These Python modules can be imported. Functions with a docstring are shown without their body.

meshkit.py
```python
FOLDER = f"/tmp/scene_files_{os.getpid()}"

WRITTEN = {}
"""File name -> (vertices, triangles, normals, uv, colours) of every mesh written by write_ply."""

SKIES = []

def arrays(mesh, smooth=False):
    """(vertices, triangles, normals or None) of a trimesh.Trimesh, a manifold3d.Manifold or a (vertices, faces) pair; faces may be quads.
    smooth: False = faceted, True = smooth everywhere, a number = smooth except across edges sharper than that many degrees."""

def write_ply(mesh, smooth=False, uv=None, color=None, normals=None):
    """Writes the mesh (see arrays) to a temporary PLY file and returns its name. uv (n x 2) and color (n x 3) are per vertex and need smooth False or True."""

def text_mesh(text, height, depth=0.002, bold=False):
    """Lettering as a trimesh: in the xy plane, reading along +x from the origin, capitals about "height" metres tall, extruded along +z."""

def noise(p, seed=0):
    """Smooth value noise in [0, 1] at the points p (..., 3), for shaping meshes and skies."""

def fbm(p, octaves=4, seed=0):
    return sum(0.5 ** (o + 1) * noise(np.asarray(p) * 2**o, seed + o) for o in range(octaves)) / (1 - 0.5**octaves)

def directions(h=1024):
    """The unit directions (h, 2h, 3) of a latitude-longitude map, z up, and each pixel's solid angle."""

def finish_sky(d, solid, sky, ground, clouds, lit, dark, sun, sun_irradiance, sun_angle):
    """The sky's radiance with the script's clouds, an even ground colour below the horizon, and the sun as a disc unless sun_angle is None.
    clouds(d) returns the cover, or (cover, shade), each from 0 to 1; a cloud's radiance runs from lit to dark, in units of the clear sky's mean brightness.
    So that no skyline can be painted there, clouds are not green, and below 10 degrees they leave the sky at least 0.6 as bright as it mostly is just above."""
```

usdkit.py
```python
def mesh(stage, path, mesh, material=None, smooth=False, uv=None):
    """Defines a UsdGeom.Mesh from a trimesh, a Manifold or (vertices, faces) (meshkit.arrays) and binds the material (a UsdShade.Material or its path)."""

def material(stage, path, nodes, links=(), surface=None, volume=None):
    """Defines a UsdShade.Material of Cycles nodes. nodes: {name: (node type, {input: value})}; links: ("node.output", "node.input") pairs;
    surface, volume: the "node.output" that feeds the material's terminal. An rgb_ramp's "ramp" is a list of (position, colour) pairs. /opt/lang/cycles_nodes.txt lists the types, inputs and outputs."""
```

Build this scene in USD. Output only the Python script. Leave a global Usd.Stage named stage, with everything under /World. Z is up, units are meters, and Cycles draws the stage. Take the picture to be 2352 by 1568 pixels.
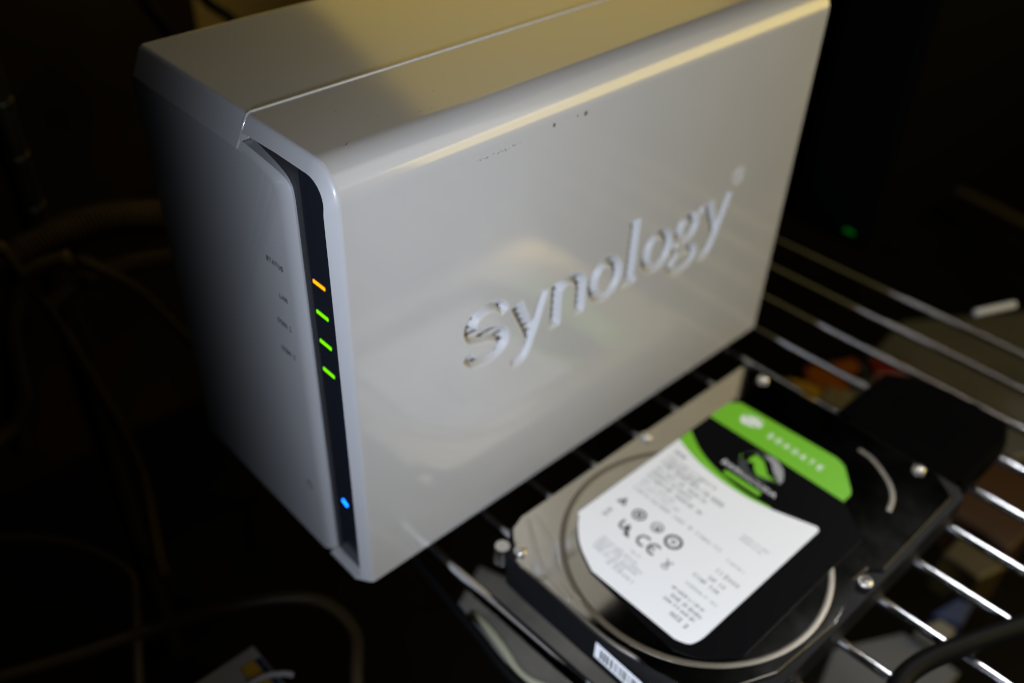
import math, random
import numpy as np
import trimesh, manifold3d as m3
from manifold3d import Manifold, CrossSection
from shapely.geometry import Polygon, LineString, Point, box as sbox
from shapely import affinity
from shapely.ops import unary_union
from pxr import Usd, UsdGeom, UsdLux, UsdShade, Gf, Sdf
import usdkit, meshkit

stage = Usd.Stage.CreateInMemory()
UsdGeom.SetStageUpAxis(stage, "Z"); UsdGeom.SetStageMetersPerUnit(stage, 1.0)
UsdGeom.Xform.Define(stage, "/World"); UsdGeom.Scope.Define(stage, "/World/Looks")
rnd = random.Random(7)

# ---------------------------------------------------------------- camera
CAM = np.array([-0.1103, -0.1809, 0.2764])
ROT = np.array([[0.7318, -0.6808, 0.0316], [-0.4073, -0.4740, -0.7807], [0.5465, 0.5584, -0.6241]])
cam = UsdGeom.Camera.Define(stage, "/World/camera")
r0, r1, r2 = ROT[0], -ROT[1], -ROT[2]
cam.AddTransformOp().Set(Gf.Matrix4d(*r0, 0, *r1, 0, *r2, 0, *CAM, 1))
FOC = 23.0
HAP = FOC * 2352 / 2225.6
cam.CreateFocalLengthAttr(FOC); cam.CreateHorizontalApertureAttr(HAP); cam.CreateVerticalApertureAttr(HAP * 682 / 1024)
cam.CreateClippingRangeAttr(Gf.Vec2f(0.01, 50))
cam.CreateFStopAttr(4.5); cam.CreateFocusDistanceAttr(0.252)
cam.CreateExposureAttr(0.0)

# ---------------------------------------------------------------- lamps
def aim(x, pos, target, roll=0.0):
    pos, target = np.array(pos, float), np.array(target, float)
    z = pos - target; z /= np.linalg.norm(z)
    up = np.array([0, 0, 1.0]) if abs(z[2]) < .98 else np.array([1.0, 0, 0])
    a = np.cross(up, z); a /= np.linalg.norm(a); b = np.cross(z, a)
    a, b = a * math.cos(roll) + b * math.sin(roll), b * math.cos(roll) - a * math.sin(roll)
    x.AddTransformOp().Set(Gf.Matrix4d(*a, 0, *b, 0, *z, 0, *pos, 1))

def spot(name, pos, target, radius, intensity, color, cone, soft):
    l = UsdLux.SphereLight.Define(stage, "/World/" + name)
    l.CreateRadiusAttr(radius); l.CreateIntensityAttr(intensity); l.CreateColorAttr(Gf.Vec3f(*color)); l.CreateNormalizeAttr(True)
    s = UsdLux.ShapingAPI.Apply(l.GetPrim()); s.CreateShapingConeAngleAttr(cone); s.CreateShapingConeSoftnessAttr(soft)
    aim(l, pos, target); return l

def rect(name, pos, target, w, h, radiance, color, roll=0.0):
    l = UsdLux.RectLight.Define(stage, "/World/" + name)
    l.CreateWidthAttr(w); l.CreateHeightAttr(h); l.CreateIntensityAttr(radiance); l.CreateColorAttr(Gf.Vec3f(*color)); l.CreateNormalizeAttr(False)
    aim(l, pos, target, roll); return l

spot("key_lamp", (-0.201, -0.1954, 0.20), (0.1104, -0.3521, 0.1696), 0.012, 2.0, (0.82, 0.905, 1.09), 82.2, 0.39)
rect("low_lamp", (0.62, -0.48, 0.23), (0.14, 0.0, 0.09), 0.50, 0.29, 4.1, (1.0, 0.74, 0.18))
rect("warm_lamp", (0.88, -0.55, 0.72), (0.15, 0.0, 0.13), 0.70, 0.70, 0.4, (1.0, 0.84, 0.5))
spot("side_lamp", (0.50, -0.10, 0.55), (0.22, -0.19, -0.02), 0.06, 1.8, (0.92, 0.96, 1.0), 17, 0.5)
rect("soft_lamp", (0.50, -0.64, 0.64), (0.08, 0.0, 0.14), 0.36, 0.7, 0.9, (0.97, 0.98, 1.0))
rect("ceiling_tube", (0.32, 0.0, 1.25), (0.32, 0.0, 0), 0.60, 0.06, 8.0, (1.0, 0.86, 0.68))
rect("warm_window", (1.40, 1.05, 0.20), (1.40, 0.0, 0.20), 1.4, 1.6, 0.85, (1.0, 0.71, 0.12), math.radians(-52))

# ---------------------------------------------------------------- materials
def mat(name, base, rough=.4, metal=0.0, bump=None, **kw):
    nodes = {"p": ("principled_bsdf", {"base_color": base, "roughness": rough, "metallic": metal, **kw})}
    links = []
    nodes["tc"] = ("texture_coordinate", {})
    if bump:
        scale, strength, dist = bump
        nodes["n"] = ("noise_texture", {"scale": scale, "detail": 4})
        nodes["b"] = ("bump", {"strength": strength, "distance": dist})
        links += [("tc.object", "n.vector"), ("n.fac", "b.height"), ("b.normal", "p.normal")]
    return usdkit.material(stage, "/World/Looks/" + name, nodes, links, surface="p.BSDF")

def mottled(name, c1, c2, scale=40, rough=(.3, .5), metal=0.0, bump=0.0, **kw):
    nodes = {"tc": ("texture_coordinate", {}), "n": ("noise_texture", {"scale": scale, "detail": 6, "roughness": .6}),
             "r": ("rgb_ramp", {"ramp": [(.35, c1), (.65, c2)]}), "m": ("map_range", {"from_min": .3, "from_max": .7, "to_min": rough[0], "to_max": rough[1]}),
             "b": ("bump", {"strength": bump, "distance": .0005}), "p": ("principled_bsdf", {"metallic": metal, **kw})}
    links = [("tc.object", "n.vector"), ("n.fac", "r.fac"), ("r.color", "p.base_color"), ("n.fac", "m.value"), ("m.result", "p.roughness"), ("n.fac", "b.height")]
    if bump: links.append(("b.normal", "p.normal"))
    return usdkit.material(stage, "/World/Looks/" + name, nodes, links, surface="p.BSDF")

def coated(name, c1, c2):
    nodes = {"tc": ("texture_coordinate", {}), "n": ("noise_texture", {"scale": 14, "detail": 5, "roughness": .6}), "r": ("rgb_ramp", {"ramp": [(.35, c1), (.65, c2)]}),
             "m": ("map_range", {"from_min": .3, "from_max": .7, "to_min": .09, "to_max": .13}), "f": ("noise_texture", {"scale": 900, "detail": 2}),
             "b": ("bump", {"strength": .03, "distance": .0003}), "p": ("principled_bsdf", {"roughness": .45, "coat_weight": 1.0, "coat_ior": 1.58})}
    return usdkit.material(stage, "/World/Looks/" + name, nodes, [("tc.object", "n.vector"), ("tc.object", "f.vector"), ("n.fac", "r.fac"), ("r.color", "p.base_color"), ("n.fac", "m.value"),
                           ("m.result", "p.coat_roughness"), ("f.fac", "b.height"), ("b.normal", "p.normal")], surface="p.BSDF")

def glow(name, col, strength):
    return usdkit.material(stage, "/World/Looks/" + name, {"e": ("emission", {"color": col, "strength": strength})}, surface="e.emission")

M = dict(
    white=coated("white_plastic", (.40, .40, .398), (.42, .42, .418)),
    strip=mat("dark_strip_plastic", (.012, .014, .02), .16),
    strip2=mat("dark_strip_edge", (.012, .012, .016), .35),
    amber=glow("amber_light", (1.0, .33, .003), 2.0), green=glow("green_light", (.20, 1.0, .0), 1.2),
    blue=glow("blue_light", (.004, .15, 1.0), 6.0), dimgreen=glow("dim_green_light", (.01, .5, .03), .09),
    greytext=mat("grey_print", (.16, .16, .17), .5),
    matte=mat("matte_white_plastic", (.45, .45, .448), .5, 0, None, specular_ior_level=.35), vent=mat("vent_dark", (.16, .16, .16), .6), rubber=mat("black_rubber", (.012, .012, .012), .6),
    speck=mat("dirt_speck", (.13, .11, .07), .7),
    lid=mottled("steel_lid", (.62, .59, .53), (.66, .63, .57), 60, (.06, .09), 1.0),
    ridge=mat("steel_ridge", (.44, .41, .36), .32, 1.0), ring=mat("steel_ring", (.24, .215, .18), .38, 1.0),
    cast=mat("black_casting", (.005, .005, .006), .55, 0, (300, .15, .001), specular_ior_level=.2),
    screw=mat("screw_steel", (.7, .68, .64), .22, 1.0), brass=mat("brass_screw", (.75, .52, .18), .25, 1.0),
    lwhite=mat("label_white", (.82, .82, .81), .45, 0, (900, .03, .0005)), lblack=mat("label_black", (.0025, .0025, .003), .5, specular_ior_level=.04),
    lgreen=mat("label_green", (.16, .48, .012), .42), lgrey=mat("label_grey_print", (.09, .095, .10), .5), ldark=mat("label_dark_print", (.025, .03, .03), .5),
    lpale=mat("label_pale_print", (.30, .30, .30), .5),
    chrome=mottled("chrome_wire", (.50, .50, .52), (.60, .60, .62), 220, (.04, .11), 1.0, .04),
    dullmetal=mat("dull_metal", (.12, .12, .12), .4, 1.0),
    black=mat("black_plastic", (.0006, .0006, .0006), .7, specular_ior_level=.02), cable=mat("black_cable_rubber", (.0025, .0025, .0025), .55, specular_ior_level=.1),
    tan=mat("tan_cable", (.027, .017, .006), .5, specular_ior_level=.25), cream=mat("cream_cable", (.26, .25, .17), .28), hose=mat("ribbed_hose", (.10, .064, .02), .55, specular_ior_level=.2),
    ochre=mottled("ochre_wall", (.42, .27, .05), (.46, .30, .06), 6, (.6, .7)),
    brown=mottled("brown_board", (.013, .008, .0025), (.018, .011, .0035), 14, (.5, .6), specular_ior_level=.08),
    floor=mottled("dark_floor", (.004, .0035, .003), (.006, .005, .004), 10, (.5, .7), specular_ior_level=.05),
    greybox=mottled("grey_carton", (.085, .082, .074), (.16, .15, .13), 30, (.6, .7)), greysheet=mottled("grey_sheet", (.042, .043, .044), (.062, .063, .064), 14, (.4, .6)),
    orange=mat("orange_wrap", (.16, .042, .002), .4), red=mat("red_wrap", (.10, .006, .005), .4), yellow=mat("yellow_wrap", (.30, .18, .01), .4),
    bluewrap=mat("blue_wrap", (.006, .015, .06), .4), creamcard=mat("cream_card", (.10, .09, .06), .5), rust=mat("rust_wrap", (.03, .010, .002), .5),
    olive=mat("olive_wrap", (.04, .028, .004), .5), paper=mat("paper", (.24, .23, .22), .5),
)

# ---------------------------------------------------------------- scene helpers
used = {}
def numbered(path):
    n = used.get(path, 0); used[path] = n + 1
    return path if n == 0 else f"{path}_{n:03d}"

def tag(prim, label=None, cat=None, group=None, kind=None):
    for k, v in (("label", label), ("category", cat), ("group", group), ("kind", kind)):
        if v: prim.SetCustomDataByKey(k, v)

class Thing:
    def __init__(self, name, label=None, cat=None, loc=(0, 0, 0), rotz=0.0, group=None, kind=None):
        self.path = numbered("/World/" + name); self.loc = np.array(loc, float); self.rot = rotz
        x = UsdGeom.Xform.Define(stage, self.path); x.AddTranslateOp().Set(Gf.Vec3d(*map(float, loc)))
        if rotz: x.AddRotateZOp().Set(math.degrees(rotz))
        tag(x.GetPrim(), label, cat, group, kind)

def part(parent, name, mesh, material, smooth=30, label=None, local=False, kind=None):
    """parent: Thing or a mesh path of the same thing (tuple thing, path)."""
    thing, base = parent if isinstance(parent, tuple) else (parent, parent.path)
    v, f, _ = meshkit.arrays(mesh)
    if not local:
        v = v - thing.loc
        if thing.rot:
            c, s = math.cos(-thing.rot), math.sin(-thing.rot)
            v = np.c_[v[:, 0] * c - v[:, 1] * s, v[:, 0] * s + v[:, 1] * c, v[:, 2]]
    path = numbered(base + "/" + name)
    m = usdkit.mesh(stage, path, (v, f), M[material], smooth=smooth)
    tag(m.GetPrim(), label, kind=kind)
    return (thing, path)

def single(name, mesh, material, label=None, cat=None, group=None, kind=None, smooth=30):
    path = numbered("/World/" + name)
    m = usdkit.mesh(stage, path, mesh, M[material], smooth=smooth)
    tag(m.GetPrim(), label, cat, group, kind)

def cat_(meshes):
    out = []
    for m in meshes:
        v, f, _ = meshkit.arrays(m); out.append(trimesh.Trimesh(v, f, process=False))
    return trimesh.util.concatenate(out)

def rbox(size, centre, r=.002, seg=12):
    s = np.array(size, float) / 2 - r
    b = Manifold.sphere(r, seg)
    pts = [b.translate((sx * s[0], sy * s[1], sz * s[2])) for sx in (-1, 1) for sy in (-1, 1) for sz in (-1, 1)]
    return Manifold.batch_hull(pts).translate(tuple(centre))

def spline(pts, n=8, closed=False):
    P = np.array(pts, float); k = len(P); out = []
    for i in range(k if closed else k - 1):
        p0, p1, p2, p3 = (P[(i + j) % k] for j in (-1, 0, 1, 2)) if closed else (P[max(i - 1, 0)], P[i], P[i + 1], P[min(i + 2, k - 1)])
        for t in np.arange(n) / n:
            out.append(.5 * ((2 * p1) + (-p0 + p2) * t + (2 * p0 - 5 * p1 + 4 * p2 - p3) * t * t + (-p0 + 3 * p1 - 3 * p2 + p3) * t ** 3))
    if not closed: out.append(P[-1])
    return np.array(out)

def tube(pts, r, seg=12, closed=False, ribs=None):
    P = np.array(pts, float); n = len(P)
    rr = np.full(n, r) if np.ndim(r) == 0 else np.array(r)
    T = np.gradient(P, axis=0)
    if closed: T = np.roll(P, -1, 0) - np.roll(P, 1, 0)
    T /= np.linalg.norm(T, axis=1, keepdims=True) + 1e-12
    ref = np.array([0, 0, 1.0]) if abs(T[0][2]) < .9 else np.array([1.0, 0, 0])
    N = np.cross(T[0], ref); N /= np.linalg.norm(N); V = []
    for i in range(n):
        N = N - T[i] * (N @ T[i]); N /= np.linalg.norm(N); B = np.cross(T[i], N)
        a = np.arange(seg) * 2 * math.pi / seg
        V.append(P[i] + rr[i] * (np.cos(a)[:, None] * N + np.sin(a)[:, None] * B))
    V = np.vstack(V); F = []
    for i in range(n if closed else n - 1):
        j = (i + 1) % n
        for k in range(seg):
            a, b, c, d = i * seg + k, i * seg + (k + 1) % seg, j * seg + (k + 1) % seg, j * seg + k
            F += [(a, b, c), (a, c, d)]
    if not closed:
        V = np.vstack([V, P[0], P[-1]])
        for k in range(seg):
            F += [(len(V) - 2, (k + 1) % seg, k), (len(V) - 1, (n - 1) * seg + k, (n - 1) * seg + (k + 1) % seg)]
    return trimesh.Trimesh(V, F, process=False)

def cs(poly):
    rings = []
    for g in getattr(poly, "geoms", [poly]):
        if g.is_empty or g.geom_type != "Polygon": continue
        rings.append(np.array(g.exterior.coords)[:-1]); rings += [np.array(h.coords)[:-1] for h in g.interiors]
    return CrossSection(rings, m3.FillRule.EvenOdd)

def extrude(poly, h):
    return Manifold.extrude(cs(poly), h)

def yz(poly, x0, x1):
    """polygon in (y, z), extruded along x from x0 to x1."""
    return extrude(poly, x1 - x0).transform([[0, 0, 1, x0], [1, 0, 0, 0], [0, 1, 0, 0]])

def xz(poly, y0, y1):
    """polygon in (x, z), extruded along y from y0 to y1."""
    return extrude(affinity.scale(poly, 1, -1, origin=(0, 0)), y1 - y0).transform([[1, 0, 0, 0], [0, 0, 1, y0], [0, -1, 0, 0]])

def stroke(pts, w, n=6, cap="round", smooth=True):
    P = spline(pts, n) if smooth else np.array(pts, float)
    W = np.interp(np.linspace(0, 1, len(P)), np.linspace(0, 1, len(w)), w) if np.ndim(w) else np.full(len(P), w)
    parts = [unary_union([Point(*P[i]).buffer(W[i] / 2, 8), Point(*P[i + 1]).buffer(W[i + 1] / 2, 8)]).convex_hull for i in range(len(P) - 1)]
    u = unary_union(parts)
    if cap == "flat":
        for end, d in ((P[0], P[0] - P[1]), (P[-1], P[-1] - P[-2])):
            k = .8 * float(np.max(W)); d = d / np.linalg.norm(d); nrm = np.array([-d[1], d[0]])
            u = u.difference(Polygon([end + nrm * k, end + nrm * k + d * k, end - nrm * k + d * k, end - nrm * k]))
    return u

# ================================================================ setting
FLOOR = -0.30
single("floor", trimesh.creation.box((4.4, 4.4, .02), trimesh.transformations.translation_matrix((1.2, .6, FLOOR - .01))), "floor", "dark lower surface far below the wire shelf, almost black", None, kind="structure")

# ================================================================ storage enclosure
D, W, H, C = .2270, .1042, .1599, .0042
nas = Thing("storage_enclosure", "glossy white two-bay storage box with engraved side lettering and a dark light strip", "storage box", (.115, .05, -.0096))
R = .0105
def arc(cx, cy, r, a0, a1, n=14):
    return [(cx + r * math.cos(a), cy + r * math.sin(a)) for a in np.linspace(a0, a1, n)]
def profile(d, top=None):
    top = d if top is None else top
    r = max(R - d, .002)
    pts = arc(d + r, H - top - r, r, math.pi, math.pi / 2) + arc(W - .0025, H - top - .0022, .0022, math.pi / 2, 0, 5) + [(W - d * .3, d * .3), (d, d * .3)]
    return Polygon(pts)
hull = Manifold.batch_hull([yz(profile(.0045, .0089), 0.0, .0001), yz(profile(.0006, .0012), .0036, .0037), yz(profile(.00015, .0003), .0044, .0045), yz(profile(0), .0052, D - .001), yz(profile(.001), D - .0005, D)])
# front door: bevelled along its top and towards the light strip
outer = [(.0197, -.01, .0030), (.0197, .139, .0030)] + spline([(.0197, .1425, .0030), (.0202, .1462, .0030), (.0216, .1483, .0029), (.0243, .1498, .0025), (.0300, .1512, .0020), (.0396, .1527, .0015)], 4).tolist() + [(W + .01, .1530, .0014)]
inner = [(.0226, -.01), (.0226, .139)] + spline([(.0226, .1415), (.0230, .1448), (.0240, .1470), (.0260, .1484), (.0354, .1500), (.0479, .1506)], 4).tolist() + [(W + .01, .1508)]
door_pts = [(x, y, z) for y, z, x in outer] + [(.012, y, z) for y, z, x in outer] + [(-.0001, y, z) for y, z in inner] + [(-.0001, W + .01, -.01), (.012, W + .01, -.01)]
door_hull = Manifold.hull_points(np.array(door_pts))
seam_y = .0411
left_half = Manifold.cube((.3, .2, .3)).translate((-.01, seam_y + .0006, -.05))
right_half = Manifold.cube((.3, .2, .3)).translate((-.01, seam_y - .2 - .0003, -.05))
# light-strip pocket in the right shell (reaching behind the door)
slot = Polygon([(.0030, .0022), (.0030, .1478)] + arc(.0104, .1482, .0074, math.pi, math.pi / 2, 12) + [(.0250, .1556), (.0405, .1551), (.0405, .1400), (.0405, .0022)])
slot_cut = yz(slot, -.01, .010)
door_zone = yz(Polygon([(.0192, -.01)] + [(y - .0004, z + .0003) for y, z, x in outer[1:-1]] + [(.0418, .1530), (.0418, -.01)]), -.01, .012)
left = (hull ^ left_half - Manifold()) if False else (hull ^ left_half)
left = left + (hull ^ door_hull)
right = (hull ^ right_half) - slot_cut - door_zone

# ---- engraved lettering, outline in (x, z) millimetres
L = []
L.append(stroke([(62.8, 88.6), (61.2, 91.6), (56.6, 93.4), (51.2, 92.4), (48.4, 88.8), (49.4, 85.2), (53.6, 83.2), (58.6, 81.6), (62.0, 79.2), (62.4, 75.8), (59.4, 73.4), (54.6, 72.9), (49.6, 74.0), (46.9, 77.6)],
                [3.0, 3.0, 3.2, 3.8, 4.6, 4.8, 4.8, 4.8, 4.8, 4.4, 3.6, 3.2, 3.0, 3.0], cap="flat"))
def y_letter(dx):
    return unary_union([stroke([(68.3 + dx, 88.2), (75.3 + dx, 72.5)], [4.4, 3.6], cap="flat", smooth=False),
                        stroke([(81.0 + dx, 88.2), (77.6 + dx, 78), (74.9 + dx, 70.5), (72.6 + dx, 65.6), (70.0 + dx, 63.9), (67.2 + dx, 63.9)], [3.0, 3.3, 3.3, 3.3, 3.2, 3.0], cap="flat")])
L.append(y_letter(0))
L.append(unary_union([stroke([(87.1, 88.3), (87.1, 70.4)], 4.4, cap="flat", smooth=False), stroke([(87.6, 84.2), (91.2, 87.2), (95.4, 87.0), (98.6, 84.2), (99.3, 79.5), (99.3, 70.4)], [2.4, 2.8, 3.4, 4.2, 4.4, 4.4], cap="flat")]))
def o_letter(cx, cz=78.9, rx=8.6, rz=8.9):
    th = np.linspace(0, 2 * math.pi, 49)[:-1]
    out = Polygon([(cx + rx * math.cos(t), cz + rz * math.sin(t)) for t in th]); inn = Polygon([(cx + (rx - 4.2) * math.cos(t), cz + (rz - 2.9) * math.sin(t)) for t in th])
    return out.difference(inn)
L.append(o_letter(111.8))
L.append(unary_union([stroke([(125.6, 97.8), (125.6, 70.4)], 4.3, cap="flat", smooth=False), sbox(122.2, 70.4, 129.2, 72.2), sbox(122.6, 96.2, 125.6, 97.8)]))
L.append(o_letter(140.3))
gb = o_letter(157.2, 82.0, 6.9, 6.3).buffer(0)
L.append(unary_union([gb, stroke([(161.6, 85.6), (166.6, 87.4)], [2.6, 2.8], cap="flat", smooth=False),
                      stroke([(153.0, 77.2), (151.0, 75.2), (152.6, 73.0), (157.2, 72.2), (162.4, 71.2), (164.4, 68.2), (162.0, 64.8), (156.4, 63.3), (151.4, 64.6), (150.2, 68.0), (153.4, 71.4)], [2.4, 2.8, 3.2, 3.4, 3.2, 3.0, 2.6, 2.6, 2.8, 2.8, 2.6])]))
L.append(y_letter(101.2))
ring = Point(186.0, 94.6).buffer(3.9, 12).difference(Point(186.0, 94.6).buffer(3.2, 12))
reg = unary_union([sbox(184.6, 92.5, 185.4, 96.8), sbox(185.0, 96.1, 187.0, 96.8), sbox(185.0, 94.3, 187.0, 95.0), sbox(186.8, 94.6, 187.5, 96.5), stroke([(186.2, 94.6), (187.6, 92.5)], .8, smooth=False, cap="flat")])
shallow = affinity.scale(unary_union([ring, reg]), .001, .001, origin=(0, 0))
letters = [affinity.scale(g.buffer(.22), .001, .001, origin=(0, 0)) for g in L]
logo = unary_union(letters)
X0, X1, Z0, Z1 = .0420, .1930, .0580, .1025
right = right - Manifold.cube((X1 - X0, .008, Z1 - Z0)).translate((X0, -.002, Z0))
rs = part(nas, "right_shell", right, "white", 25, "half of the case with the engraved maker's lettering")
ls = part(nas, "left_shell", left, "white", 35, "half of the case with the plain front door")
# engraved lettering: drafted walls, flat floor, louvre slots across the floor
import shapely
from scipy.ndimage import distance_transform_edt, gaussian_filter
GS = .00015
gx, gz = np.linspace(X0, X1, int((X1 - X0) / GS) + 1), np.linspace(Z0, Z1, int((Z1 - Z0) / GS) + 1)
GX, GZ = np.meshgrid(gx, gz)
def depth_in(poly):
    on = shapely.contains_xy(poly, GX, GZ)
    return (distance_transform_edt(on) - .5) * GS * on
sd = gaussian_filter(depth_in(logo), 1.6); rise = np.clip(sd / .0014, 0, 1)
dep = .0029 * (rise * .8 + .2 * rise * rise * (3 - 2 * rise))
lou = (np.mod(GZ - .0609, .0029) < .0009) & (sd > .0010)
dep = np.maximum(dep, .0006 * np.clip(depth_in(shallow) / .0003, 0, 1))
nz, nx = GX.shape; idx = np.arange(nz * nx).reshape(nz, nx)
a_, b_, c_, d_ = idx[:-1, :-1].ravel(), idx[:-1, 1:].ravel(), idx[1:, 1:].ravel(), idx[1:, :-1].ravel()
dep = gaussian_filter(dep, .8)
keep = ~(lou.ravel()[a_] & lou.ravel()[c_])
a_, b_, c_, d_ = a_[keep], b_[keep], c_[keep], d_[keep]
V = np.c_[GX.ravel(), dep.ravel(), GZ.ravel()]
deep = dep.ravel() > 2e-6
inside = deep[a_] | deep[b_] | deep[c_] | deep[d_]
quad = np.c_[a_, b_, c_, d_]; qx, qz = GX.ravel()[a_] + GS / 2, GZ.ravel()[a_] + GS / 2
def sheet(q):
    u, inv = np.unique(q, return_inverse=True); q = inv.reshape(-1, 4)
    return trimesh.Trimesh(V[u], np.vstack([q[:, [0, 1, 2]], q[:, [0, 2, 3]]]), process=False)
part(nas, "side_panel_face", sheet(quad[~inside]), "white", True)
for g in letters + [shallow.convex_hull]:
    mine = inside & shapely.contains_xy(g.buffer(.0009), qx, qz); inside &= ~mine
    part(nas, "engraved_letter", sheet(quad[mine]), "matte", True)
part(nas, "vent_backing", xz(sbox(X0 + .0005, Z0 + .0005, X1 - .0005, Z1 - .0005), .0046, .0056), "vent", False)
# indicator strip: flat face, crease and inner slope
sp = lambda y0, y1, x0, x1: yz(slot.buffer(-.0001).intersection(sbox(y0, 0, y1, .2)), x0, x1)
strip_main = sp(0, .0162, .0033, .0090)
part(nas, "indicator_strip", strip_main, "strip", 20)
slope = sp(.0163, .05, .0028, .0090).trim_by_plane((1, -.05, 0), .0034 - .05 * .0163)
part(nas, "indicator_strip_slope", slope, "strip2", 20)
def led(y0, z0, y1, z1, t=.0011, x=.0031):
    d = np.array([y1 - y0, z1 - z0])
    return yz(Polygon([(y0, z0 - t / 2), (y0, z0 + t / 2), (y1, z1 + t / 2), (y1, z1 - t / 2)]), x, x + .0006)
for (z, m, lab) in ((.1199, "amber", "amber status light"), (.1094, "green", "green light, uppermost of the green ones"), (.0988, "green", "middle green light"), (.0881, "green", "lowest green light")):
    part(nas, "indicator_light", led(.0149, z, .0093, z), m, False, lab)
part(nas, "power_light", yz(Point(.0119, .0322).buffer(.0009, 8).union(Point(.0105, .0316).buffer(.0008, 8)), .0031, .0036), "blue", False, "blue power light")
part(nas, "strip_mark", yz(sbox(.0082, .0262, .0145, .0264), .00320, .0034), "strip2", False)
def front_text(s, y_right, z, h):
    t = meshkit.text_mesh(s, h, .00008); v = t.vertices; w = v[:, 0].max()
    return trimesh.Trimesh(np.c_[np.full(len(v), -.00022) - v[:, 2], y_right + (w - v[:, 0]), z + v[:, 1]], t.faces[:, ::1], process=False)
for s, y, z in (("STATUS", .0249, .1192), ("LAN", .0249, .1083), ("DISK 1", .0249, .0977), ("DISK 2", .0249, .0870)):
    part(nas, "front_lettering", front_text(s, y, z - .0004, .00165), "greytext", False)
pwr = Point(.0270, .0305).buffer(.0016, 16).difference(Point(.0270, .0305).buffer(.0012, 16)).difference(sbox(.0265, .0313, .0275, .034)).union(sbox(.0268, .0306, .0272, .0324))
part(nas, "power_symbol", yz(pwr, -.0003, -.0001), "greytext", False)
for x in (.045, .205):
    for y in (.014, W - .014):
        part(nas, "rubber_foot", trimesh.creation.cylinder(.007, .0099, sections=20, transform=trimesh.transformations.translation_matrix((x, y, -.0047))), "rubber")
part(nas, "seam_bead", tube([(D - .004, seam_y + .0003, H - .0001), (.0056, seam_y + .0003, H - .0001), (.0045, seam_y + .0003, H - .0004), (.0024, seam_y + .0002, .1557)], .0006, 8), "white", True)
# dust and scuffs on the side
def speck(x, z, rx, rz):
    y = -.00005 if z < H - R else R - math.sqrt(max(R * R - (z - (H - R)) ** 2, 0)) - .0001
    e = trimesh.creation.icosphere(1, 1.0); e.apply_scale((rx, .00012, rz)); e.apply_translation((x, y, z)); return e
for x, z, a, b in ((.0805, .1485, .0006, .0007), (.0940, .1482, .0008, .0008), (.0905, .1484, .0003, .0003)):
    part(nas, "dirt_speck", speck(x, z, a, b), "speck")
sc = random.Random(3)
part(nas, "scuff_mark", cat_([speck(.050 + .017 * t + sc.uniform(-.0006, .0006), .1468 + .0003 * t + sc.uniform(-.0003, .0003), sc.uniform(.00006, .0003), sc.uniform(.00004, .00011)) for t in sorted(sc.random() for _ in range(22))]), "speck")
for x, y in ((.030, .018), (.041, .013), (.0445, .0125), (.052, .021), (.023, .027)):
    e = trimesh.creation.icosphere(1, .00013); e.apply_scale((1.3, 1, .5)); e.apply_translation((x, y, H + .00002)); part(nas, "dirt_speck", e, "speck")
e = trimesh.creation.icosphere(1, .00022); e.apply_translation((.0140, .0095, H + .00005)); part(nas, "dirt_speck", e, "speck")

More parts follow.
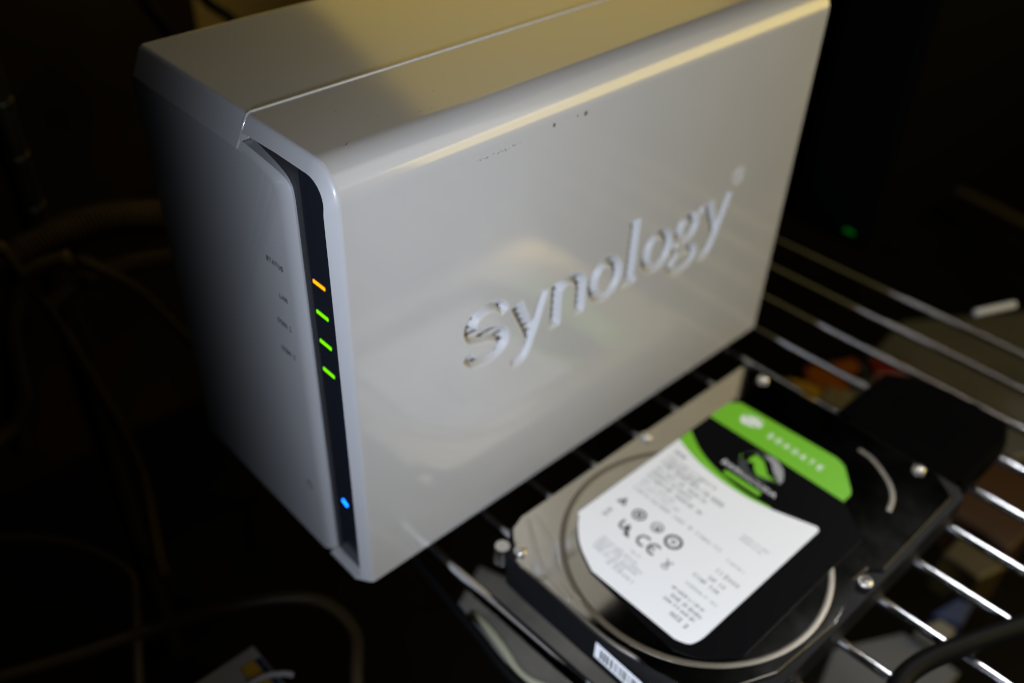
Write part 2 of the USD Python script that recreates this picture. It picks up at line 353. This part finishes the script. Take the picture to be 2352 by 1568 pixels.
# ================================================================ wire shelf
ZW, RW = -.0114, .0018
shelf = Thing("wire_shelf", "chromed wire shelf under the white box and the hard drive", "shelf", (.20, 0, ZW - .002))
def rod(k): return lambda y: .1115 + .0258 * k - .03 * y
for k in range(-3, 9):
    fx = rod(k); y0, y1 = -.34, .10
    ys = np.linspace(y1, y0, 40); wob = .0003
    P = np.c_[[fx(y) + wob * math.sin(9 * y + k * 2.1) for y in ys], ys, [ZW + .00015 * math.sin(14 * y + k) for y in ys]]
    part(shelf, "rod", tube(P, RW if k > -3 else .0024, 14), "chrome", True)
for yy in (-.33,):
    part(shelf, "cross_bar", tube(np.array([(.02, yy, ZW - .0055), (.34, yy - .004, ZW - .0055)]), .0032, 16), "chrome", True)

# ================================================================ hard drive
hdd = Thing("hard_drive", "steel-lidded hard drive with white, black and green label lying on the wire shelf", "hard drive", (.0459, -.0173, -.0096), -.0030)
ZT = .00713 + .0096      # lid height in the drive's own frame
mm = .001
def UV(poly): # (v, u) millimetres -> local (x, y) metres
    return affinity.affine_transform(poly, [0, mm, -mm, 0, 0, 0])
def up(poly, z0, z1): return extrude(UV(poly), z1 - z0).translate((0, 0, z0))
body_poly = Polygon([(-1.0, 14), (-1.0, 148), (2, 150.5), (99, 150.5), (102.5, 147), (102.5, 2), (100, -1.6), (17, -2.6), (8, -2.2), (6.5, 1.5), (0, 6.5)])
case = up(body_poly, 0, ZT - .0016)
part(hdd, "casing", case, "cast", 20, local=True)
lid_poly = Polygon([(-.6, 13), (-.4, 70), (.4, 144), (9, 149), (90, 149), (100, 142), (100.8, 92), (96.6, 88), (96, 80), (99.4, 70), (101.6, 60), (99.5, 30), (92, 12), (82, 3.5), (70, .8), (52, -1.2), (16, -2.4), (12, -1.8), (9.4, 1.5), (5, 4.0), (1.5, 7)]).buffer(1.2, quad_segs=6).buffer(-1.2)
lid = Manifold.batch_boolean([up(lid_poly.buffer(0), ZT - .0015, ZT - .0004), up(lid_poly.buffer(-.5), ZT - .0006, ZT)], m3.OpType.Add)
lidp = part(hdd, "lid", lid, "lid", 20, local=True)
def uv3(pts, z): # (u, v) mm -> local
    P = np.array(pts, float); return np.c_[P[:, 0] * mm, -P[:, 1] * mm, np.full(len(P), z)]
def flat_tube(P, r, hz=.3):
    t = tube(P, r, 10); z = P[0][2]; t.vertices[:, 2] = z + (t.vertices[:, 2] - z) * hz; return t
th = np.radians(np.linspace(-52, 250, 90))
ringp = np.c_[50 + 47 * np.cos(th), 51 + 47.2 * np.sin(th)]
th2 = np.linspace(0, 2 * math.pi, 120)
ringp = np.c_[49.5 + 47.3 * np.cos(th2), 50.5 + 47.0 * np.sin(th2)]
part(lidp, "raised_ring", flat_tube(uv3(ringp, ZT), .0011, .08), "ring", True, local=True)
part(lidp, "raised_arc", flat_tube(uv3(spline([(137.9, 62.3), (136.7, 69.8), (130.7, 79.8), (124.7, 84.8), (117.6, 87.4)]), ZT), .0010, .07), "ring", True, local=True)
part(lidp, "lid_crease", flat_tube(uv3(spline([(14.4, 1.4), (8.3, 10.4), (2.8, 20.3), (1.4, 28.0), (.6, 36)]), ZT), .0008, .22), "lid", True, local=True)
part(lidp, "lid_crease", flat_tube(uv3(spline([(17.3, 1.8), (15.1, 9.3), (11.0, 17.7), (6.0, 24), (3.6, 31), (2.2, 40)]), ZT), .0008, .22), "lid", True, local=True)
part(hdd, "lid_edge", tube(uv3(spline([(-1.0, 20), (-1.4, 50), (1.0, 66), (7, 84), (14, 92)]), ZT - .0012), .0009, 12), "ridge", True, local=True)
def screw(u, v, brass=False):
    h = trimesh.creation.cylinder(.0024, .0012, sections=20); h.apply_translation((0, 0, .0004))
    d = trimesh.creation.icosphere(2, .0022); d.apply_scale((1, 1, .42)); d.apply_translation((0, 0, .0009))
    h = Manifold(m3.Mesh(np.array(h.vertices, np.float32), np.array(h.faces, np.uint32))) + Manifold(m3.Mesh(np.array(d.vertices, np.float32), np.array(d.faces, np.uint32)))
    h = h - Manifold.cylinder(.003, .0008, .0008, 6).translate((0, 0, .0009))
    return h.translate((u * mm, -v * mm, ZT))
for u, v, b in ((1.5, 11.0, 0), (78.5, 2.2, 0), (143.5, 12.0, 0), (145.6, 84.0, 0), (81.5, 99.2, 0)):
    part(hdd, "screw", screw(u, v), "brass" if b else "screw", 40, local=True)
part(hdd, "corner_pin", Manifold.cylinder(.0075, .0032, .0026, 20).translate((-.0008, -.0042, ZT - .0085)), "screw", 40, local=True)
part(hdd, "brass_pad", rbox((.002, .007, .0006), (.1497, -.0305, ZT - .0003), .0002), "brass", 30, local=True)
# --- label
def vu(pts): return Polygon([(v, u) for u, v in pts])
base_poly = Polygon([(11.4, 30)] + [(v, u) for u, v in spline([(29.0, 13.0), (24.3, 16.3), (18.5, 23.0), (13.6, 33.4)], 5)] + [(72.0, 11.2)] + [(v, u) for u, v in spline([(11.2, 71.7), (15.5, 80), (26, 88.7)], 6)] + [(88.2, 80), (88.0, 98), (74.0, 108.5), (72.4, 115.6)] + [(v, u) for u, v in spline([(120.5, 67.5), (124.5, 63.9), (126.4, 59.6), (123.8, 15.0), (122.0, 12.6), (119.0, 11.3)], 4)] + [(11.3, 106)]).buffer(0)
plate_poly = base_poly
ZL = ZT + .0004
label = part(hdd, "label", up(plate_poly, ZT - .0001, ZL), "lblack", 20, local=True)
def lp(poly, mtl, name, z=1, local=True, lab=None):
    return part(label, name, up(poly, ZL + .00001 + (z - 1) * .00004, ZL + .00001 + z * .00004), mtl, False, lab, local=True)
wtop = spline([(87.5, 11.6), (84.0, 22), (82.2, 34), (82.2, 45.6), (84.0, 55.9), (87.0, 64.9), (90.3, 74.2)], 6)
white = Polygon([(11.7, 29.5)] + [(v, u) for u, v in wtop] + [(75.6, 89), (75.9, 22.5)] + [(v, u) for u, v in spline([(20, 75.6), (16.6, 74.2), (14.6, 70.0)], 5)] + [(33.4, 14.2)] + [(v, u) for u, v in spline([(14.2, 33.4), (18.9, 23.5), (24.6, 16.6), (28.6, 13.4)], 5)]).buffer(0)
lp(white, "lwhite", "white_panel")
band = vu([(107.6, 11.4), (119.0, 11.3), (121.8, 12.8), (123.8, 15.2), (126.3, 58.6), (126.0, 61), (124.4, 64.2), (115.6, 72.4), (113.5, 73.6), (108.4, 73.7), (108.2, 45)]).buffer(.6).buffer(-.6)
lp(band, "lgreen", "green_band")
ctop = spline([(95.0, 11.6), (89.2, 20.7), (85.9, 29.9), (84.2, 39.9), (84.0, 47.7), (85.2, 57.5)], 6)
cres = Polygon([(v, u) for u, v in ctop] + [(v, u) for u, v in wtop[::-1] if v < 57.5]).buffer(0)
lp(cres, "lgreen", "green_crescent")
def ltext(s, v0, u0, h, mtl, name, width=None, z=2, bold=False):
    t = meshkit.text_mesh(s, h * mm, .00004, bold); v = np.array(t.vertices); w = v[:, 0].max()
    k = 1.0 if width is None else width * mm / w
    return part(label, name, trimesh.Trimesh(np.c_[v[:, 1] + u0 * mm, -(v[:, 0] * k + v0 * mm), v[:, 2] + ZL + .00005], t.faces, process=False), mtl, False, local=True)
for i, ch in enumerate("SEAGATE"):
    ltext(ch, 33.6 + i * 3.85, 115.4, 2.9, "lwhite", "band_lettering", 2.3, bold=True)
sw = affinity.rotate(affinity.scale(Point(24.6, 118.0).buffer(1, 24), 4.6, 3.6), 20)
curve = stroke([(28.2, 119.6), (25.5, 121.0), (21.8, 120.2), (21.6, 118.0), (25.0, 117.6), (27.6, 117.2), (27.0, 115.2), (23.6, 114.9)], .75)
lp(sw.difference(curve), "lwhite", "band_emblem", 2)
ltext("BARRACUDA", 30.4, 90.0, 2.3, "lwhite", "model_lettering", 25.0)
lp(LineString([(35.5, 87.0), (49.8, 87.4)]).buffer(1.15), "lgreen", "green_pill", 2)
# swirl emblem: pale fin, green body, grey ring
lp(Point(42.0, 99.5).buffer(8.2, 24).difference(Point(43.5, 100.6).buffer(6.6, 24)).difference(sbox(42, 101, 60, 112)), "ldark", "emblem_ring", 2)
lp(Polygon([(33.6, 98.6), (35.8, 103.8), (41.2, 102.6), (44.6, 99.6), (46.6, 97.6), (50.6, 97.4), (44.0, 95.2), (41.6, 97.0), (39.6, 99.8), (36.0, 98.2)]).buffer(.35), "lgreen", "emblem_body", 2)
lp(Polygon([(38.4, 106.2), (44.0, 104.8), (47.0, 101.6), (52.4, 97.8), (52.0, 100.4), (49.4, 104.2), (45.4, 106.8), (41.0, 107.4)]).buffer(.3), "lpale", "emblem_fin", 2)
# small print far too blurred to read: broken rows of dark marks
def print_row(v0, v1, u, h, seed, gap=.25):
    r = random.Random(seed); v = v0; polys = []
    while v < v1:
        word = r.randint(2, 8)
        for _ in range(word):
            w = r.uniform(.35, .8) * h
            if v + w > v1: break
            k = r.random()
            if k < .35: polys.append(sbox(v, u, v + w * .35, u + h))
            elif k < .7: polys += [sbox(v, u, v + w, u + h * .3), sbox(v, u + h * .62, v + w, u + h * .9)]
            else: polys += [sbox(v, u, v + w * .3, u + h * .8), sbox(v + w * .65, u, v + w, u + h * .8)]
            v += w + h * gap
        v += h * .6
    return polys
rows = [(15.2, 21, 80.0, 1.9, "lgrey"), (15.6, 38, 76.4, 1.1, "lgrey"), (15.8, 33, 74.0, 1.1, "lgrey"), (15.8, 45.5, 71.4, 1.5, "lgrey"), (16.2, 40, 68.2, 1.3, "lgrey"), (16.2, 36, 65.4, 1.3, "lgrey"), (16.4, 43, 62.4, 1.4, "lgrey"), (16.6, 33, 59.6, 1.0, "lpale"),
        (17, 37, 57.2, 1.0, "lpale"), (17.2, 58, 54.0, 1.3, "lpale"), (25.5, 42, 27.5, .9, "lpale"), (25.5, 45.5, 25.8, .9, "lpale"), (25.5, 46, 24.0, .9, "lpale"), (26, 41, 22.3, .9, "lpale"), (34, 46, 20.5, 1.0, "lpale"), (36.5, 41.5, 30.5, .9, "lpale"),
        (57.8, 70, 38.8, 1.4, "lgrey"), (62, 71.5, 46.0, 1.6, "lpale"), (62, 69.5, 42.0, 1.2, "lgrey"), (58, 71.5, 34.4, 1.0, "lpale"), (56, 71.2, 29.6, 1.0, "lgrey"), (58, 71.8, 26.6, 1.2, "lgrey"), (57, 71, 24.0, 1.1, "lgrey"), (62.6, 67.4, 20.6, 1.5, "lgrey"), (68.8, 70.6, 20.2, 1.5, "lgrey"),
        (58.6, 70, 66.2, .9, "lpale"), (58.6, 68, 64.2, .9, "lpale"), (61.5, 70, 52.6, .9, "lpale")]
for i, (v0, v1, u, h, mt) in enumerate(rows):
    lp(unary_union(print_row(v0, v1, u, h * 1.3, i)), mt, "print_row", 2)
def disc(v, u, r, r2=None):
    p = Point(v, u).buffer(r, 16); return p.difference(Point(v, u).buffer(r2, 16)) if r2 else p
# certification marks
tri = Polygon([(17.0, 44.6), (21.2, 44.6), (19.1, 48.6)]); lp(tri.difference(tri.buffer(-.55)).union(stroke([(18.4, 45.4), (19.1, 47.2), (19.8, 45.4)], .5, smooth=False)), "lgrey", "triangle_mark", 2)
lp(disc(27.4, 45.6, 2.7, 1.9).union(disc(27.4, 45.6, 1.1)), "ldark", "round_mark", 2)
lp(disc(35.8, 46.0, 2.4, 1.8).union(sbox(35.3, 44.8, 37, 46.6)), "lgrey", "round_mark", 2)
lp(disc(43.9, 45.2, 3.4, 2.3).union(disc(43.9, 45.2, 1.0, .5)), "ldark", "round_mark", 2)
lp(unary_union(print_row(17.8, 21.0, 38.4, 2.2, 91) + print_row(17.8, 21.0, 36.0, 1.6, 92)), "lgrey", "square_mark", 2)
lp(unary_union([stroke([(25.6, 39.6), (25.8, 36.8), (28.2, 36.4), (28.4, 39.2)], .9), stroke([(27.8, 38.0), (31.0, 35.2)], .9, smooth=False), stroke([(29.4, 38.2), (29.6, 35.0), (31.6, 34.8)], .8, smooth=False)]), "ldark", "safety_mark", 2)
def c_arc(v, u, r): return LineString([(v + r * math.cos(a), u + r * math.sin(a)) for a in np.radians(np.linspace(65, 295, 20))]).buffer(.45)
lp(unary_union([c_arc(36.6, 37.6, 2.3), c_arc(41.6, 37.4, 2.3), sbox(39.5, 37.0, 41.9, 37.8)]), "ldark", "ce_mark", 2)
lp(unary_union([stroke([(47.6, 37.8), (50.0, 34.4)], .5, smooth=False), stroke([(50.0, 37.8), (47.6, 34.4)], .5, smooth=False), sbox(47.8, 33.6, 49.9, 34.0)]), "lgrey", "bin_mark", 2)
# side sticker with bars on the end face
st = Thing  # (kept short)
sticker = Manifold.cube((.0003, .030, .0075)).translate((-.00295, -.082, .0050)).rotate((0, 0, 0))
stick = part(hdd, "end_sticker", sticker, "lwhite", False, local=True)
rb = random.Random(5); bars = []; yy = -.0545
while yy > -.080:
    w = rb.choice((.0003, .0005, .0008)); bars.append(Manifold.cube((.0001, w, .0048)).translate((-.0031, yy - w, .0063))); yy -= w + rb.choice((.0004, .0006, .0009))
part(stick, "bar_print", Manifold.batch_boolean(bars, m3.OpType.Add), "ldark", False, local=True)

# ================================================================ drive adapter and its cable
ad = Thing("drive_adapter", "black plastic plug adapter on the far end of the hard drive", "adapter", (.22, -.088, -.0096))
adp = Polygon([(.200, -.060), (.238, -.060), (.246, -.070), (.251, -.098), (.248, -.113), (.238, -.117), (.200, -.117)])
ab = Manifold.batch_hull([extrude(adp.buffer(-.002), .0002).translate((0, 0, -.0080)), extrude(adp, .008).translate((0, 0, -.006)), extrude(adp.buffer(-.002), .0002).translate((0, 0, .0045))])
part(ad, "housing", ab, "black", 25)
part(ad, "connector", rbox((.010, .048, .008), (.1975, -.090, .0005), .001), "black", 25)
for k in range(5):
    part(ad, "grip_rib", rbox((.0012, .030, .0008), (.212 + .005 * k, -.088, .0047), .0004), "black", 25)
part(shelf, "bar_clip", tube([(.329, -.0612, ZW + .004), (.352, -.0710, ZW + .004)], .0020, 14), "lpale", True)
single("thick_cable", tube(spline([(.075, -.170, -.0050), (.095, -.150, -.0050), (.108, -.1435, -.0050), (.122, -.1440, -.0048), (.140, -.1505, -.0045), (.160, -.1590, -.0048), (.200, -.178, -.005), (.26, -.215, -.006)], 10), .0036, 14), "cable", "thick black cable crossing the bare shelf rods at the lower right", "cable", smooth=True)

# ================================================================ things under the shelf
def slab(name, poly, z, h, mt, label, cat, group=None):
    m = Manifold.batch_hull([extrude(poly.buffer(-.0012), h).translate((0, 0, z - h)), extrude(poly, h - .002).translate((0, 0, z - h + .001))])
    single(name, m, mt, label, cat, group, smooth=25)
slab("grey_board", Polygon([(.068, .030), (.090, .04), (.125, -.060), (.135, -.12), (.080, -.095), (.0615, -.02)]), -.1, .004, "greybox", "flat grey board glimpsed under the shelf beside the end rod", "board")
slab("grey_case", Polygon([(.40, .02), (.50, .03), (.62, -.05), (.50, -.13), (.445, -.09), (.402, -.08), (.396, -.01)]), -.15, .06, "greysheet", "flat grey case under the shelf, right of the black adapter", "case")
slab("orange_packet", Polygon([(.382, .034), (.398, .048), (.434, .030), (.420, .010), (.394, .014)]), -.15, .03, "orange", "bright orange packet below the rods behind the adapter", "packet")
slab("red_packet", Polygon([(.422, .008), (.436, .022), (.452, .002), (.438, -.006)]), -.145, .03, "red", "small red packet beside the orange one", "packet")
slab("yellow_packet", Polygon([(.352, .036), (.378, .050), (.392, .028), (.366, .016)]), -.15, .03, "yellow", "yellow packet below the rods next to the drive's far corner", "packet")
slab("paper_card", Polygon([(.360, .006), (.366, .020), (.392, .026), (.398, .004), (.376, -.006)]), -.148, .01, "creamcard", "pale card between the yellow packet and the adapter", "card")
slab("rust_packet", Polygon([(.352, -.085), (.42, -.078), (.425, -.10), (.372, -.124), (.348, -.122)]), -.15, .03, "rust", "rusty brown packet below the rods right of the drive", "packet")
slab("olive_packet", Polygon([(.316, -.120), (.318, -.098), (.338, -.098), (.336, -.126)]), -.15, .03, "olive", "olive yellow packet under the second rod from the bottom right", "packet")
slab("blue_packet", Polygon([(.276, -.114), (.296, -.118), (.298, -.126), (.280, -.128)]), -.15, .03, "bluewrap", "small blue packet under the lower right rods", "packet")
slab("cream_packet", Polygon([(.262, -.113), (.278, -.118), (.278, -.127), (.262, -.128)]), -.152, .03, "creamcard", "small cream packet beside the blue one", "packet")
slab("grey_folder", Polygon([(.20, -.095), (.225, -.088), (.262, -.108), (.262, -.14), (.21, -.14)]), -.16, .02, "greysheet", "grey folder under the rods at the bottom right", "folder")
single("cream_cable", tube(spline([(.0392, -.012, -.038), (.0374, -.0225, -.033), (.0347, -.0355, -.031), (.0325, -.0468, -.031), (.0355, -.058, -.03), (.046, -.072, -.032), (.06, -.09, -.035)], 8), .0018, 12), "cream", "cream cable bending under the shelf's end rod", "cable", smooth=True)
single("thin_black_cable", tube(spline([(.036, .02, -.03), (.0342, .0036, -.03), (.0313, -.0226, -.03), (.0288, -.0487, -.03), (.034, -.075, -.03)], 8), .0018, 12), "cable", "thin dark cable running beside the cream cable", "cable", smooth=True)

# ================================================================ dim background on the left
single("back_board", trimesh.creation.box((1.4, .02, .42), trimesh.transformations.translation_matrix((.75, .50, -.09))), "ochre", "ochre yellow wall board behind the white box", None, kind="structure")
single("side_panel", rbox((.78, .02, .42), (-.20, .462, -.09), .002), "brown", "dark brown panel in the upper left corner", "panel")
post = Thing("shelf_post", "chromed shelf post standing in the dark at the upper left", "post", (-.006, .24, FLOOR))
part(post, "pole", trimesh.creation.cylinder(.006, .62, sections=24, transform=trimesh.transformations.translation_matrix((-.006, .24, .01))), "dullmetal", True)
for z in (.02, .045, .07, .095, .12, .145):
    part(post, "groove_ring", trimesh.creation.torus(.0061, .0005, 24, 8, transform=trimesh.transformations.translation_matrix((-.006, .24, z))), "dullmetal", True)
n = 200; hp = spline([(-.055, .205, -.03), (-.043, .2, .02), (-.0355, .2, .040), (-.0232, .2, .0463), (-.0057, .2, .0490), (.0139, .2, .0480), (.0385, .2, .040), (.07, .205, .03)], 40)
single("ribbed_hose", tube(hp, [.0072 + .0010 * math.sin(i * 1.6) for i in range(len(hp))], 14), "hose", "ribbed brown hose curling left of the white box", "hose", smooth=True)
single("tan_cable", tube(spline([(-.11, .092, -.05), (-.081, .0806, -.05), (-.0446, .0688, -.05), (-.0139, .0552, -.05), (.0035, .040, -.05), (.006, .0194, -.05), (-.006, .0012, -.05), (-.02, -.02, -.06)], 8), .0026, 12), "tan", "tan cable looping in the dark below the box's front", "cable", smooth=True)
single("tan_cable", tube(spline([(-.10, .165, -.05), (-.079, .154, -.05), (-.060, .134, -.05), (-.0477, .104, -.05), (-.0531, .0845, -.05), (-.07, .05, -.058), (-.09, .0, -.07)], 8), .0026, 12), "tan", "short tan cable loop at the lower left edge", "cable", smooth=True)
single("tan_cable", tube(spline([(-.052, .2, -.05), (-.047, .2, -.01), (-.025, .2, .016), (.007, .2, .024), (.04, .2, .018), (.07, .2, .01)], 8), .004, 12), "hose", "brown cable sagging below the ribbed hose", "cable", smooth=True)
single("hanging_cable", tube(spline([(.080, .3, .135), (.0909, .3, .1004), (.1001, .3, .0814), (.108, .3, .05), (.11, .3, 0)], 8), .0032, 12), "cable", "black cable hanging before the yellow wall, left one of two", "cable", smooth=True)
single("hanging_cable", tube(spline([(.112, .3, .118), (.1236, .3, .0934), (.1368, .3, .0799), (.155, .3, .055), (.16, .3, 0)], 8), .0028, 12), "cable", "black cable hanging before the yellow wall, right one of two", "cable", smooth=True)
fl = Thing("printed_card", "white card with yellow and blue edge stripe at the bottom edge of the picture", "card", (-.03, .03, -.05))
part(fl, "sheet", rbox((.06, .03, .0008), (-.056, .0275, -.055), .0003), "paper", 25)
part(fl, "yellow_stripe", rbox((.006, .028, .0008), (-.0322, .023, -.0544), .0003), "yellow", 25)
part(fl, "blue_stripe", rbox((.0025, .028, .0008), (-.0280, .022, -.0542), .0003), "bluewrap", 25)
part(fl, "curled_edge", tube(spline([(-.040, .026, -.050), (-.032, .0235, -.0475), (-.0262, .0195, -.0468), (-.0235, .0165, -.047)], 8), .0011, 10), "paper", True)

# ================================================================ dark equipment behind on the right
eq = Thing("equipment_box", "black equipment box with one green light behind the white box", "equipment", (.485, .185, -.0096))
part(eq, "cabinet", rbox((.30, .36, .15), (.485, .185, .0655), .006), "black", 25)
part(eq, "status_light", rbox((.002, .0062, .0024), (.3345, .0160, .0010), .0008), "dimgreen", False)
single("rack_post", trimesh.creation.cylinder(.014, .6, sections=20, transform=trimesh.transformations.translation_matrix((1.50, .47, .0))), "dullmetal", "dim metal post standing in the dark at the upper right", "post", smooth=True)
single("rack_rail", tube([(1.15, .44, -.27), (1.95, .47, -.262)], .012, 14), "dullmetal", "dim metal rail running past the foot of the dark post", "rail", smooth=True)
single("dark_cable", tube(spline([(1.28, .50, .1), (1.27, .46, -.12), (1.20, .42, -.24), (1.05, .40, -.285), (.9, .36, -.29)], 8), .016, 12), "tan", "dim brown cable hanging left of the dark post", "cable", smooth=True)
# a few more cables, dim and out of focus
for pts, r, lab in (([(-.034, .19, .06), (-.025, .19, .027), (-.0204, .19, .0072), (-.0156, .19, -.0196), (-.0107, .19, -.0503), (-.004, .20, -.10), (.0, .23, -.2), (.02, .30, -.296)], .0026, "thin brown cable falling steeply from the ribbed hose into the dark"),
               ([(-.012, .18, .050), (-.0282, .19, .0418), (-.0404, .19, .0175), (-.0462, .19, -.017), (-.06, .19, -.0312), (-.10, .19, -.04)], .0034, "brown cable hooking down along the left picture edge under the hose"),
               ([(-.015, .21, .045), (.0013, .19, .0331), (.0167, .19, .0119), (.0303, .19, -.0179), (.0484, .19, -.0499), (.06, .2, -.10), (.08, .24, -.2), (.10, .32, -.296)], .0024, "brown cable slanting down towards the white box's lower left edge")):
    single("brown_cable", tube(spline(pts, 8), r, 10), "hose", lab, "cable", smooth=True)
for pts, r, lab in (([(.52, -.02, -.20), (.60, -.06, -.19), (.70, -.06, -.21), (.82, .0, -.22), (.90, .10, -.25), (1.0, .3, -.29)], .006, "longer dim grey cable curving in the dark beyond the shelf rods"),
               ([(.48, .04, -.21), (.58, .02, -.20), (.66, -.02, -.20), (.72, -.12, -.21), (.76, -.3, -.25)], .005, "shorter dim grey cable by the right edge beyond the shelf rods")):
    single("grey_cable", tube(spline(pts, 8), r, 10), "dullmetal", lab, "cable", smooth=True)
